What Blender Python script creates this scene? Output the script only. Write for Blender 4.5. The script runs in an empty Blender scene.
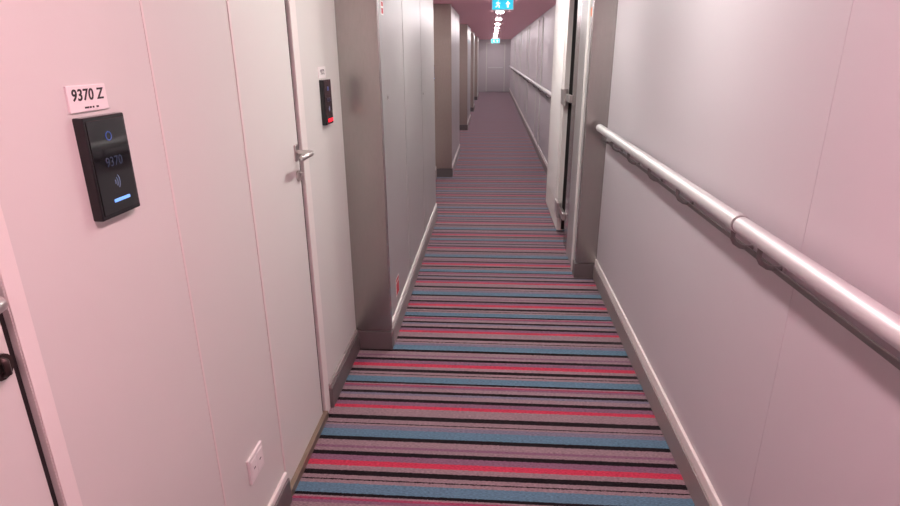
import bpy, math
from mathutils import Vector, Matrix
S=bpy.context.scene
COL=S.collection
# ---------------------------------------------------------------- materials
def s2l(c):
    return tuple(((x/255)/12.92 if x/255<=.04045 else ((x/255+.055)/1.055)**2.4) for x in c)+(1,)
def mat(name,rgb,rough=.5,metal=0,noise=0.04,nscale=6,bump=0,bscale=200,emit=None,estr=0,stretch=None,spec=.5,coat=0):
    m=bpy.data.materials.new(name); m.use_nodes=True; nt=m.node_tree; b=nt.nodes['Principled BSDF']
    b.inputs['Roughness'].default_value=rough; b.inputs['Metallic'].default_value=metal
    b.inputs['Specular IOR Level'].default_value=spec
    b.inputs['Coat Weight'].default_value=coat
    tc=nt.nodes.new('ShaderNodeTexCoord'); mp=nt.nodes.new('ShaderNodeMapping')
    nt.links.new(tc.outputs['Object'],mp.inputs['Vector'])
    if stretch: mp.inputs['Scale'].default_value=stretch
    n=nt.nodes.new('ShaderNodeTexNoise'); n.inputs['Scale'].default_value=nscale; n.inputs['Detail'].default_value=4
    nt.links.new(mp.outputs[0],n.inputs['Vector'])
    c=s2l(rgb); r=nt.nodes.new('ShaderNodeValToRGB')
    r.color_ramp.elements[0].position=.3; r.color_ramp.elements[1].position=.7
    r.color_ramp.elements[0].color=tuple(v*(1-noise) for v in c[:3])+(1,)
    r.color_ramp.elements[1].color=tuple(min(1,v*(1+noise)) for v in c[:3])+(1,)
    nt.links.new(n.outputs['Fac'],r.inputs['Fac']); nt.links.new(r.outputs['Color'],b.inputs['Base Color'])
    if bump:
        n2=nt.nodes.new('ShaderNodeTexNoise'); n2.inputs['Scale'].default_value=bscale
        nt.links.new(mp.outputs[0],n2.inputs['Vector'])
        bp=nt.nodes.new('ShaderNodeBump'); bp.inputs['Strength'].default_value=bump; bp.inputs['Distance'].default_value=.002
        nt.links.new(n2.outputs['Fac'],bp.inputs['Height']); nt.links.new(bp.outputs[0],b.inputs['Normal'])
    if emit:
        b.inputs['Emission Color'].default_value=s2l(emit); b.inputs['Emission Strength'].default_value=estr
    return m
M_WALL=mat('wall_laminate',(214,214,209),.42,noise=.01,nscale=1)
M_WALLR=mat('wall_laminate_mauve',(194,188,192),.45,noise=.01,nscale=1)
M_DOOR=mat('door_laminate',(217,217,212),.4,noise=.01,nscale=1)
M_TRIM=mat('white_frame',(232,228,223),.4,noise=.02)
M_SEAM=mat('seam_strip',(226,216,213),.42,noise=.01)
M_GAP=mat('gap_shade',(28,24,24),.6)  # near-black that carries the shade inside gaps and recesses
M_CEIL=mat('ceiling_panel',(228,168,182),.5,noise=.01,nscale=2)  # pink glow of the upper corridor is put into this colour
M_STEEL=mat('brushed_stainless',(174,171,167),.27,.92,noise=.1,nscale=30,stretch=(30,30,1))
M_STEELD=mat('brushed_stainless_tan',(176,164,157),.3,.85,noise=.08,nscale=30,stretch=(30,30,1))
M_CAB=mat('cabinet_grey',(172,170,169),.3,.2,noise=.01,nscale=3)
M_SKIRT=mat('skirting_grey',(146,138,136),.45,.1,noise=.05)
M_SKIRTD=mat('skirting_dark',(108,100,100),.45,.1,noise=.05)
M_ALU=mat('rail_aluminium',(214,214,214),.48,.5,noise=.02)
M_ALUD=mat('bracket_grey',(128,123,123),.4,.5)
M_LOCKD=mat('lock_dark',(64,54,52),.3,.6)
M_CHROME=mat('handle_chrome',(200,196,193),.28,.85)
M_BLACK=mat('reader_black',(12,12,15),.2,noise=.1,coat=.3)
M_SCREEN=mat('reader_glass',(8,9,14),.08,coat=.6)
M_LBL=mat('label_white',(238,234,232),.5,noise=.01)
M_INK=mat('label_ink',(25,22,26),.6)
M_BLUE=mat('display_blue',(30,50,100),.4,emit=(60,95,175),estr=.5)
M_GREY=mat('display_dim',(26,30,44),.4,emit=(80,92,135),estr=.18)
M_PALE=mat('display_pale',(90,100,120),.4,emit=(130,150,190),estr=.35)
M_BAR=mat('light_bar_blue',(60,90,160),.4,emit=(120,170,255),estr=1.3)
M_RED=mat('light_bar_red',(255,30,50),.4,emit=(255,20,45),estr=1.2)
M_REDL=mat('sticker_red',(200,30,50),.5)
M_LAMP=mat('lamp_diffuser',(255,250,248),.4,emit=(255,251,246),estr=150)
M_LAMPF=mat('lamp_diffuser_dimmer',(255,250,248),.4,emit=(255,244,246),estr=112)
M_PINK=mat('lamp_diffuser_pink',(255,195,205),.4,emit=(255,196,208),estr=180)  # pink added to the unseen near lamps to wash the upper walls
M_CYAN=mat('sign_cyan',(30,190,215),.4,emit=(20,190,225),estr=.9)
M_WSIGN=mat('sign_white',(235,250,250),.4,emit=(225,250,255),estr=1.4)
M_PLASTIC=mat('white_plastic',(228,224,222),.35)

# carpet
def carpet():
    m=bpy.data.materials.new('striped_carpet'); m.use_nodes=True; nt=m.node_tree; b=nt.nodes['Principled BSDF']
    b.inputs['Roughness'].default_value=.95; b.inputs['Specular IOR Level'].default_value=.1
    b.inputs['Sheen Weight'].default_value=.45; b.inputs['Sheen Roughness'].default_value=.35
    b.inputs['Sheen Tint'].default_value=(1,.9,.93,1)
    N=nt.nodes.new; Lk=nt.links.new
    tc=N('ShaderNodeTexCoord'); 
    mp=N('ShaderNodeMapping'); mp.inputs['Scale'].default_value=(120,120,1); Lk(tc.outputs['Object'],mp.inputs['Vector'])
    nz=N('ShaderNodeTexNoise'); nz.inputs['Scale'].default_value=1.6; nz.inputs['Detail'].default_value=3; Lk(mp.outputs[0],nz.inputs['Vector'])
    sp=N('ShaderNodeSeparateXYZ'); Lk(tc.outputs['Object'],sp.inputs[0])
    w=N('ShaderNodeMath'); w.operation='MULTIPLY_ADD'; w.inputs[1].default_value=.010; Lk(nz.outputs['Fac'],w.inputs[0]); Lk(sp.outputs['Y'],w.inputs[2])
    a=N('ShaderNodeMath'); a.operation='SUBTRACT'; a.inputs[1].default_value=1.604-7.475; Lk(w.outputs[0],a.inputs[0])
    d=N('ShaderNodeMath'); d.operation='DIVIDE'; d.inputs[1].default_value=.7475; Lk(a.outputs[0],d.inputs[0])
    f=N('ShaderNodeMath'); f.operation='FRACT'; Lk(d.outputs[0],f.inputs[0])
    r=N('ShaderNodeValToRGB'); cr=r.color_ramp; cr.interpolation='CONSTANT'
    K=(18,12,17); T=(92,126,146); X=(146,124,130); Rr=(196,58,84); P=(130,94,116); B=(120,116,134); Mg=(158,66,96)
    st=[(1.600,Mg),(1.610,X),(1.618,K),(1.634,T),(1.684,X),(1.700,K),(1.706,X),(1.728,K),(1.752,X),(1.780,Rr),(1.808,P),(1.840,K),(1.864,X),(1.886,P),(1.900,X),(1.934,K),(1.958,T),(2.006,B),(2.034,X),(2.044,K),(2.050,X),(2.078,K),(2.106,X),(2.162,Rr),(2.186,P),(2.214,K),(2.238,X),(2.266,B),(2.286,K),(2.306,X),(2.330,P)]
    for i,(y,c) in enumerate(st):
        p=(y-1.6)/.7475
        e=cr.elements[0] if i==0 else (cr.elements[1] if i==1 else cr.elements.new(p))
        e.position=p; e.color=s2l(c)
    Lk(f.outputs[0],r.inputs['Fac'])
    mp2=N('ShaderNodeMapping'); mp2.inputs['Scale'].default_value=(60,220,1); Lk(tc.outputs['Object'],mp2.inputs['Vector'])
    n2=N('ShaderNodeTexNoise'); n2.inputs['Scale'].default_value=1.5; n2.inputs['Detail'].default_value=5; Lk(mp2.outputs[0],n2.inputs['Vector'])
    mr=N('ShaderNodeMapRange'); mr.inputs['From Min'].default_value=.3; mr.inputs['From Max'].default_value=.7; mr.inputs['To Min'].default_value=.55; mr.inputs['To Max'].default_value=1.2
    Lk(n2.outputs['Fac'],mr.inputs['Value'])
    mx=N('ShaderNodeMix'); mx.data_type='RGBA'; mx.blend_type='MULTIPLY'; mx.inputs[0].default_value=1
    Lk(r.outputs['Color'],mx.inputs[6]); Lk(mr.outputs[0],mx.inputs[7]); Lk(mx.outputs[2],b.inputs['Base Color'])
    bp=N('ShaderNodeBump'); bp.inputs['Strength'].default_value=.5; bp.inputs['Distance'].default_value=.004
    Lk(n2.outputs['Fac'],bp.inputs['Height']); Lk(bp.outputs[0],b.inputs['Normal'])
    return m
M_CARPET=carpet()

# ---------------------------------------------------------------- geometry helpers
WP={}
def reg(o,world,parent=None):
    WP[o.name]=Vector(world); COL.objects.link(o)
    if parent is not None:
        o.parent=parent; o.location=Vector(world)-WP[parent.name]
    else: o.location=world
    return o
def empty(name,world,label=None,cat=None,group=None):
    o=bpy.data.objects.new(name,None); o.empty_display_size=.05; reg(o,world)
    if label:o['label']=label
    if cat:o['category']=cat
    if group:o['group']=group
    return o
def boxdata(bs):
    v=[];f=[]
    for x0,x1,y0,y1,z0,z1 in bs:
        n=len(v); v+=[(x0,y0,z0),(x1,y0,z0),(x1,y1,z0),(x0,y1,z0),(x0,y0,z1),(x1,y0,z1),(x1,y1,z1),(x0,y1,z1)]
        f+=[tuple(n+i for i in q) for q in ((0,3,2,1),(4,5,6,7),(0,1,5,4),(1,2,6,5),(2,3,7,6),(3,0,4,7))]
    return v,f
def boxes(name,bs,m,parent=None,bevel=0,seg=2,**kw):
    v,f=boxdata(bs)
    xs=[p[0] for p in v];ys=[p[1] for p in v];zs=[p[2] for p in v]
    o0=((min(xs)+max(xs))/2,(min(ys)+max(ys))/2,min(zs))
    me=bpy.data.meshes.new(name); me.from_pydata([tuple(a-b for a,b in zip(p,o0)) for p in v],[],f); me.materials.append(m)
    o=bpy.data.objects.new(name,me); reg(o,o0,parent)
    if bevel:
        b=o.modifiers.new('bevel','BEVEL'); b.width=bevel; b.segments=seg; b.limit_method='ANGLE'
    for k,val in kw.items(): o[k]=val
    return o
def struct(name,bs,m,bevel=0,parent=None):
    return boxes(name,bs,m,parent,bevel,kind='structure') if parent is None else boxes(name,bs,m,parent,bevel)
def tube(name,pts,r,m,parent=None,closed_caps=True,res=6):
    cu=bpy.data.curves.new('c','CURVE'); cu.dimensions='3D'; cu.bevel_depth=r; cu.bevel_resolution=res; cu.use_fill_caps=True
    s=cu.splines.new('POLY'); s.points.add(len(pts)-1)
    o0=Vector(pts[0])
    for p,q in zip(s.points,pts): p.co=tuple(Vector(q)-o0)+(1,)
    t=bpy.data.objects.new('t',cu); COL.objects.link(t); bpy.context.view_layer.update()
    me=bpy.data.meshes.new_from_object(t.evaluated_get(bpy.context.evaluated_depsgraph_get()))
    bpy.data.objects.remove(t); me.materials.clear(); me.materials.append(m)
    for p in me.polygons: p.use_smooth=len(p.vertices)==4
    o=bpy.data.objects.new(name,me); return reg(o,o0,parent)
AX_L=Matrix(((0,0,1,0),(1,0,0,0),(0,1,0,0),(0,0,0,1)))   # faces +X
def text(name,s,size,world,m,parent,ax=AX_L,bold=0,shear=0,sp=1):
    cu=bpy.data.curves.new('f','FONT'); cu.body=s; cu.size=size; cu.extrude=.0004; cu.align_x='CENTER'; cu.align_y='CENTER'; cu.offset=bold; cu.shear=shear; cu.space_character=sp
    t=bpy.data.objects.new('t',cu); COL.objects.link(t); bpy.context.view_layer.update()
    me=bpy.data.meshes.new_from_object(t.evaluated_get(bpy.context.evaluated_depsgraph_get()))
    bpy.data.objects.remove(t); me.materials.clear(); me.materials.append(m); me.transform(ax)
    o=bpy.data.objects.new(name,me); return reg(o,world,parent)
def disc(name,c,r,t,m,parent):
    return tube(name,[Vector(c),Vector(c)+Vector((t,0,0))],r,m,parent)
def arc(c,r,a0,a1,n=12):
    return [(c[0],c[1]+r*math.cos(math.radians(a0+(a1-a0)*i/n)),c[2]+r*math.sin(math.radians(a0+(a1-a0)*i/n))) for i in range(n+1)]

XL,XR=-.70,.755
Y0,Y1=-2.6,24.9
ZC=2.06
# ---------------------------------------------------------------- shell
struct('floor',[(-.85,.9,Y0,Y1,-.05,0)],M_CARPET)
bpy.data.objects['floor'].data.transform(Matrix.Translation((0,(Y0+Y1)/2,0))); bpy.data.objects['floor'].location.y=0
struct('ceiling',[(-.85,.9,Y0,Y1,ZC,ZC+.05)],M_CEIL)
D1=(-.05,.714); D2=(1.603,2.085)
H2=1.98
def wl(y0,y1,z0=0,z1=ZC): return (XL-.06,XL,y0,y1,z0,z1)
struct('wall_left',[wl(Y0,D1[0]),wl(D1[1],D2[0]),wl(D2[1],Y1),wl(D1[0],D1[1],H2,ZC),wl(D2[0],D2[1],H2,ZC),(XL-.12,XL-.062,Y0,Y1,0,ZC)],M_WALL)
struct('wall_right',[(XR,XR+.06,Y0,Y1,0,ZC)],M_WALLR)
struct('wall_back',[(-.85,.9,Y0-.05,Y0,0,ZC)],mat('back_wall_grey',(110,102,100),.6))  # unseen end wall, greyed down to darken reflections in the steel
struct('wall_far',[(-.85,.9,Y1,Y1+.05,0,ZC)],M_WALLR)

# door leaves
def leaf(n,y0,y1,g=.012):
    o=struct(n,[(XL-.045,XL-.006,y0+.002,y1-g,.03,H2-.004)],M_DOOR,.001)
    boxes('door_seal',[(XL-.044,XL-.010,y1-g-.0005,y1-.0005,.03,H2-.004)],M_GAP,o); return o  # dark strip painted as the shade in the gap beside the leaf
d1=leaf('door_1',*D1); d2=leaf('door_2',*D2,g=.02)
struct('trim_1',[(XL-.06,XL+.001,D1[0],D1[1],.0,.028),],M_SKIRTD)
struct('trim_2',[(XL-.06,XL+.012,D2[0],D2[1],.0,.03)],mat('threshold_bronze',(146,130,114),.35,.6))
def handle(door,y,z,yo=0,lm=None,dz=.085,out=.055):
    boxes('handle_plate',[(XL-.008,XL+.001,y-.018,y+.018,z-.03,z+.03)],M_CHROME,door,.006)
    tube('lever_handle',[(XL-.002,y,z),(XL+out-.01,y,z),(XL+out-.003,y-.006,z),(XL+out,y-.02,z),(XL+out,y-.105,z),(XL+out-.005,y-.112,z)],.010,M_CHROME,door)
    disc('lock_cylinder',(XL-.007,y+yo,z-dz),.02,.010,lm or M_CHROME,door)
    tube('thumb_turn',[(XL+.002,y+yo,z-dz-.012),(XL+.010,y+yo,z-dz-.009),(XL+.010,y+yo,z-dz+.009),(XL+.002,y+yo,z-dz+.012)],.005,lm or M_CHROME,door)
handle(d1,.668,1.182,.008,M_LOCKD,dz=.105,out=.042); handle(d2,2.035,1.165)
# frames
struct('trim_3',[(XL,XL+.003,.7155,.746,0,H2+.03),(XL,XL+.003,-.1,.7155,H2,H2+.03)],M_TRIM,.001)
struct('trim_4',[(XL,XL+.003,2.086,2.15,0,H2+.03),(XL,XL+.003,1.57,2.086,H2,H2+.03)],M_TRIM)
struct('trim_5',[(XL,XL+.003,1.588,1.60,0,H2)],M_SEAM,.001)
struct('trim_6',[(XL-.001,XL+.0012,1.186,1.193,.13,ZC)],M_SEAM)
struct('trim_7',[(XR-.0008,XR+.001,1.36,1.366,.15,ZC)],M_WALLR)

# baseboards
def base(n,side,y0,y1,x=None,h=.10,m=M_SKIRT,cap=M_TRIM,ch=.045):
    if side=='l':
        X=XL if x is None else x
        a=(X,X+.018,y0,y1,0,h); c=(X,X+.012,y0,y1,h,h+ch)
    else:
        X=XR if x is None else x
        a=(X-.018,X,y0,y1,0,h); c=(X-.012,X,y0,y1,h,h+ch)
    o=struct(n,[a],m,.002); struct('baseboard_cap',[c],cap,.003,parent=o)
base('baseboard_left','l',.747,1.585,m=M_SKIRTD,ch=.025)
base('baseboard_left_wall','l',2.151,2.69,h=.10,m=M_SKIRTD,cap=M_SKIRT,ch=.02)
base('baseboard_left_recess','l',5.42,7.25)
base('baseboard_right','r',Y0,3.805)
base('baseboard_right_corridor','r',6.0,Y1)

# pilasters & cabinets (left)
struct('trim_9',[(XL,-.51,2.70,2.745,.11,ZC)],M_STEEL,.003)
struct('trim_10',[(XL,-.505,2.695,2.745,0,.105)],M_SKIRTD,.003)
def cabinet(y0,y1,x=-.515,knob=None,group='grey wall cabinets along the corridor'):
    c=empty('wall_cabinet',((XL+x)/2,(y0+y1)/2,.0),'tall grey flush metal cabinet built against the corridor wall','cabinet',group)
    boxes('body',[(XL+.001,x-.022,y0,y1,.0,ZC-.002)],M_GAP,c)
    boxes('plinth',[(x-.021,x+.012,y0,y1,.0,.10)],M_SKIRT,c,.002)
    boxes('plinth_cap',[(x-.021,x+.008,y0,y1,.10,.14)],M_TRIM,c,.003)
    d=boxes('door',[(x-.021,x,y0+.010,y1-.010,.143,ZC-.01)],M_CAB,c,.003)
    if knob:
        disc('latch',(x,knob[0],knob[1]),.008,.004,M_LOCKD,d)
        disc('latch_ring',(x,knob[0],knob[1]),.014,.003,M_CHROME,d)
    return c,d
c1,dd=cabinet(2.746,3.49,knob=(2.90,1.30))
def stick(y0,y1,z0,z1,lbl):
    lab=empty('warning_sticker',(-.514,(y0+y1)/2,z0),lbl,'sticker')
    boxes('backing',[(-.5155,-.5138,y0,y1,z0,z1)],M_LBL,lab)
    boxes('symbol',[(-.5138,-.5133,y0+.008,y1-.008,z0+.006,z1-.03)],M_REDL,lab)
    boxes('symbol_stripe',[(-.5138,-.5133,y0+.008,y1-.008,z1-.022,z1-.004)],M_REDL,lab)
stick(2.93,3.03,.205,.31,'small red and white sticker low on the grey cabinet')
stick(2.82,2.88,1.675,1.735,'small red sticker high on the grey cabinet')
cabinet(3.49,4.36); cabinet(4.36,5.35,knob=(4.43,1.22))
k=11
for y,nc in ((7.27,2),(12.1,2),(16.2,1),(20.4,2)):
    struct('trim_%d'%k,[(XL,-.49,y,y+.05,.11,ZC)],M_STEELD,.003); k+=1
    struct('trim_%d'%k,[(XL,-.482,y-.005,y+.05,0,.105)],M_SKIRTD,.003); k+=1
    for j in range(nc): cabinet(y+.051+j*.95,y+1.0+j*.95,x=-.495)
n=3
for y in (5.75,10.0,11.1,14.6,18.0):
    o=struct('door_%d'%n,[(XL+.001,XL+.006,y,y+.62,.03,H2-.004)],M_DOOR,.002)
    boxes('door_frame',[(XL+.001,XL+.02,y-.045,y-.004,.0,H2+.03),(XL+.001,XL+.02,y+.624,y+.665,.0,H2+.03)],M_TRIM,o,.003); n+=1

# ---------------------------------------------------------------- card readers
def reader(y0,z0,w,h,red,lbl):
    x=XL
    c=empty('card_reader',(x,y0+w/2,z0),lbl,'card reader')
    b=boxes('housing',[(x-.002,x+.018,y0,y0+w,z0,z0+h)],M_BLACK,c,.003,3)
    s=boxes('screen',[(x+.0175,x+.0192,y0+.006,y0+w-.006,z0+.008,z0+h-.006)],M_SCREEN,c,.001)
    xs=x+.0194; cy=y0+w/2
    tube('lock_icon',arc((xs,cy,z0+h-.036),.0075,0,360),.0009,M_BLUE,s,res=2)
    text('room_digits','9370',.024,(xs,cy+.002,z0+h-.082),M_GREY,s)
    for i,r in enumerate((.005,.011,.017)):
        tube('contactless_icon',arc((xs,cy-.010,z0+h-.118),r,-42,42,8),.0008,M_PALE,s,res=2)
    if red: boxes('light_bar',[(x+.018,x+.0205,y0+.03,y0+w-.012,z0+.010,z0+.024)],M_RED,c,.001)
    else: boxes('light_bar',[(x+.018,x+.0205,y0+w*.34,y0+w*.74,z0+.026,z0+.032)],M_BAR,c,.001)
    return c
reader(.928,1.222,.114,.18,False,'glossy black wall card reader with blue display icons')
reader(2.375,1.222,.112,.182,True,'glossy black wall card reader with red light bar')
reader(7.02,1.2,.112,.182,False,'small black card reader beside a tan steel pilaster')
def plate(y0,z0,w,h,sz,lbl):
    c=empty('room_number_plate',(XL,y0+w/2,z0),lbl,'number plate')
    boxes('plate',[(XL-.001,XL+.004,y0,y0+w,z0,z0+h)],M_LBL,c,.001)
    text('room_number','9370 Z',sz,(XL+.0042,y0+w/2-.001,z0+h*.62),M_INK,c,bold=.0005,shear=.12,sp=1.06)
    for a,b in ((.36,.46),(.48,.53),(.56,.60),(.66,.72)):
        boxes('small_mark',[(XL+.0035,XL+.0046,y0+w*a,y0+w*b,z0+h*.12,z0+h*.19)],M_INK,c)
plate(.925,1.410,.100,.044,.0265,'white plate with black room number above the card reader')
c=empty('room_number_plate',(XL,2.41,1.41),'small white number plate above the red-lit card reader','number plate')
boxes('plate',[(XL-.001,XL+.004,2.37,2.47,1.41,1.455)],M_LBL,c,.001)
text('room_number','9372',.028,(XL+.0042,2.42,1.433),M_INK,c,bold=.0004)
# wall socket
c=empty('wall_socket',(XL,1.385,.285),'white double wall socket low above the skirting','socket')
boxes('face_plate',[(XL-.001,XL+.008,1.335,1.435,.285,.372)],M_PLASTIC,c,.003)
boxes('socket_insert',[(XL+.0075,XL+.0095,1.345,1.383,.297,.36)],M_LBL,c,.001)
boxes('socket_insert',[(XL+.0075,XL+.0095,1.387,1.425,.297,.36)],M_LBL,c,.001)
for yy in (1.364,1.406):
    boxes('contact_slot',[(XL+.0090,XL+.0098,yy-.006,yy+.006,.326,.330)],M_INK,c)

# ---------------------------------------------------------------- right side fire door portal
struct('trim_60',[(.612,XR,3.81,3.86,.11,ZC)],M_STEEL,.004)
struct('trim_61',[(.605,XR,3.805,3.90,0,.105)],M_SKIRTD,.003)
struct('trim_62',[(.616,XR,3.86,4.34,0,ZC)],M_CAB,.003)
struct('trim_63',[(.68,XR,4.34,5.97,0,ZC)],M_GAP)  # shade of the recess behind the open leaf, as a near-black block
struct('trim_64',[(.622,XR,4.38,4.60,0,ZC)],M_STEEL,.002)
struct('trim_65',[(.610,.616,3.95,4.02,0,ZC)],M_TRIM,.001)
fd=empty('fire_door',(.62,5.3,0),'white fire door leaf held open against the corridor wall','door')
boxes('leaf',[(.596,.662,4.90,5.95,.02,ZC-.06)],M_TRIM,fd,.003)
boxes('edge_gap_shade',[(.634,.662,4.892,4.90,.03,ZC-.07)],M_GAP,fd,.001)  # dark strip on the leaf edge stands in for the shaded gap
boxes('inner_panel',[(.592,.597,5.05,5.8,.25,1.85)],M_LBL,fd,.002)
for z in (.16,1.10):
    tube('hinge',[(.600,4.82,z),(.600,4.82,z+.13)],.018,M_CHROME,fd)
    boxes('hinge_plate',[(.580,.597,4.82,4.99,z+.005,z+.125)],M_CHROME,fd,.002)
    boxes('hinge_arm',[(.600,.625,4.58,4.82,z+.04,z+.095)],M_CHROME,fd,.004)
c=empty('sticker',(.615,3.91,1.72),'small orange sticker on the steel door portal','sticker')
boxes('backing',[(.6145,.6165,3.89,3.93,1.72,1.77)],mat('sticker_orange',(220,110,50),.5),c)
for i,y in enumerate((9.2,12.4,15.8,19.5)):
    o=struct('door_%d'%(20+i),[(XR-.006,XR-.001,y,y+.75,.03,H2-.004)],M_WALLR,.002)
    boxes('door_frame',[(XR-.014,XR-.001,y-.055,y-.004,.0,H2+.03),(XR-.014,XR-.001,y+.754,y+.80,.0,H2+.03)],M_WALL,o,.003)

# ---------------------------------------------------------------- handrails
def handrail(y0,y1,joints,br,x=.688,z=1.055,lbl='',):
    c=empty('handrail',(x,(y0+y1)/2,z),lbl,'handrail','aluminium corridor handrails')
    tube('rail_tube',[(x,y0,z),(x,y1-.012,z)],.0235,M_ALU,c,res=10)
    tube('end_cap',[(x,y1-.013,z),(x,y1,z)],.0245,M_ALU,c,res=10)
    boxes('support_strip',[(x+.040,x+.046,y0,y1-.03,z-.088,z-.073)],M_ALUD,c,.002)
    for j in joints:
        tube('joint_sleeve',[(x,j-.004,z),(x,j+.004,z)],.0243,M_ALUD,c,res=10)
        tube('joint_collar',[(x,j+.004,z),(x,j+.05,z)],.0265,M_ALU,c,res=10)
    for y in br:
        tube('bracket',[(x+.0,y,z-.020),(x+.0,y,z-.05),(x+.008,y,z-.064),(x+.025,y,z-.075),(x+.044,y,z-.079),(XR-.006,y,z-.079)],.007,M_ALUD,c)
        tube('wall_flange',[(XR-.007,y,z-.079),(XR+.0005,y,z-.079)],.016,M_ALU,c)
handrail(-1.5,3.72,[1.55],[-.5,.3,.86,1.42,1.59,2.1,2.5,2.9,3.3,3.62],lbl='long tubular aluminium handrail on brackets along the grey wall')
handrail(6.1,23.5,[10,14,18],[6.3,7.5,8.7,9.9,11.5,13,15,17,19,21],lbl='tubular aluminium handrail further down the corridor wall')

# ---------------------------------------------------------------- ceiling lights
def light(y,m,x=.1,w=.09,l=.30):
    c=empty('ceiling_light',(x,y,ZC),'rectangular ceiling light with glowing diffuser','ceiling light','corridor ceiling lights')
    boxes('housing',[(x-w/2-.015,x+w/2+.015,y-l/2-.015,y+l/2+.015,ZC-.012,ZC+.0005)],M_PLASTIC,c,.002)
    boxes('diffuser',[(x-w/2,x+w/2,y-l/2,y+l/2,ZC-.02,ZC-.0115)],m,c,.002)
yy=[-.9,.6,2.1,3.6,5.2,6.9,8.6,10.3,12.0,13.7,15.4,17.1,18.8,20.5,22.2,23.9]
for i,y in enumerate(yy): light(y,M_PINK if i in(0,1) else (M_LAMP if i<5 else M_LAMPF))

# exit signs
def exit_sign(y,z,w,h):
    c=empty('exit_sign',(.1,y,z),'glowing cyan escape route sign hanging from the ceiling','exit sign','hanging escape route signs')
    boxes('frame',[(.1-w/2-.008,.1+w/2+.008,y,y+.02,z-.008,z+h+.008)],M_PLASTIC,c,.002)
    f=boxes('face',[(.1-w/2,.1+w/2,y-.003,y,z,z+h)],M_CYAN,c)
    for q in (-.34,.34):
        boxes('hanger',[(.1+w*q-.002,.1+w*q+.002,y+.006,y+.012,z+h+.007,ZC)],M_ALUD,c)
    zz=z+h/2; me=bpy.data.meshes.new('a')
    me.from_pydata([(0,0,h*.3),(h*.25,0,0),(h*.08,0,0),(h*.08,0,-h*.32),(-h*.08,0,-h*.32),(-h*.08,0,0),(-h*.25,0,0)],[],[(0,6,5,4,3,2,1)])
    me.materials.append(M_WSIGN); o=bpy.data.objects.new('arrow_symbol',me); reg(o,(.1+w*.25,y-.0036,zz),f)
    def tb(p): return tube('running_figure',[(.1-w*.22+a*h,y-.004,zz+b*h) for a,b in p],h*.045,M_WSIGN,f,res=2)
    tb([(.0,.18),(-.03,-.02),(.12,-.14),(.1,-.34)]); tb([(-.03,-.02),(-.12,-.2),(-.26,-.26)]); tb([(-.2,.02),(-.12,.16),(.0,.18),(.12,.06),(.2,.1)])
    tb([(.04,.3),(.05,.33)])
exit_sign(6.35,1.93,.21,.10)
exit_sign(19.2,1.83,.25,.12)

# far end door
o=struct('door_9',[(-.2,.5,Y1-.02,Y1-.001,.02,1.9)],M_WALLR,.003)
boxes('door_frame',[(-.24,-.205,Y1-.03,Y1-.001,0,1.94),(.505,.54,Y1-.03,Y1-.001,0,1.94),(-.24,.54,Y1-.03,Y1-.001,1.905,1.94)],M_WALL,o,.003)
boxes('push_bar',[(-.15,.45,Y1-.05,Y1-.021,.95,.99)],M_ALU,o,.003)

# world
w=bpy.data.worlds.new('w'); S.world=w; w.use_nodes=True
w.node_tree.nodes['Background'].inputs[0].default_value=(.5,.4,.42,1); w.node_tree.nodes['Background'].inputs[1].default_value=.3
# camera
Yf=Vector((42,-199,570)).normalized(); D=Vector((10,1634.8,570)).normalized(); R=D.cross(Yf)
cx=Vector((R.x,Yf.x,-D.x)); cy=-Vector((R.y,Yf.y,-D.y)); cz=-Vector((R.z,Yf.z,-D.z))
Mx=Matrix((cx,cy,cz)).transposed().to_4x4(); Mx.translation=(0,0,1.5)
cd=bpy.data.cameras.new('camera'); cam=bpy.data.objects.new('camera',cd); COL.objects.link(cam)
cd.sensor_width=36; cd.lens=570/900*36; cd.clip_start=.02; cam.matrix_world=Mx; S.camera=cam
S.view_settings.view_transform='Standard'
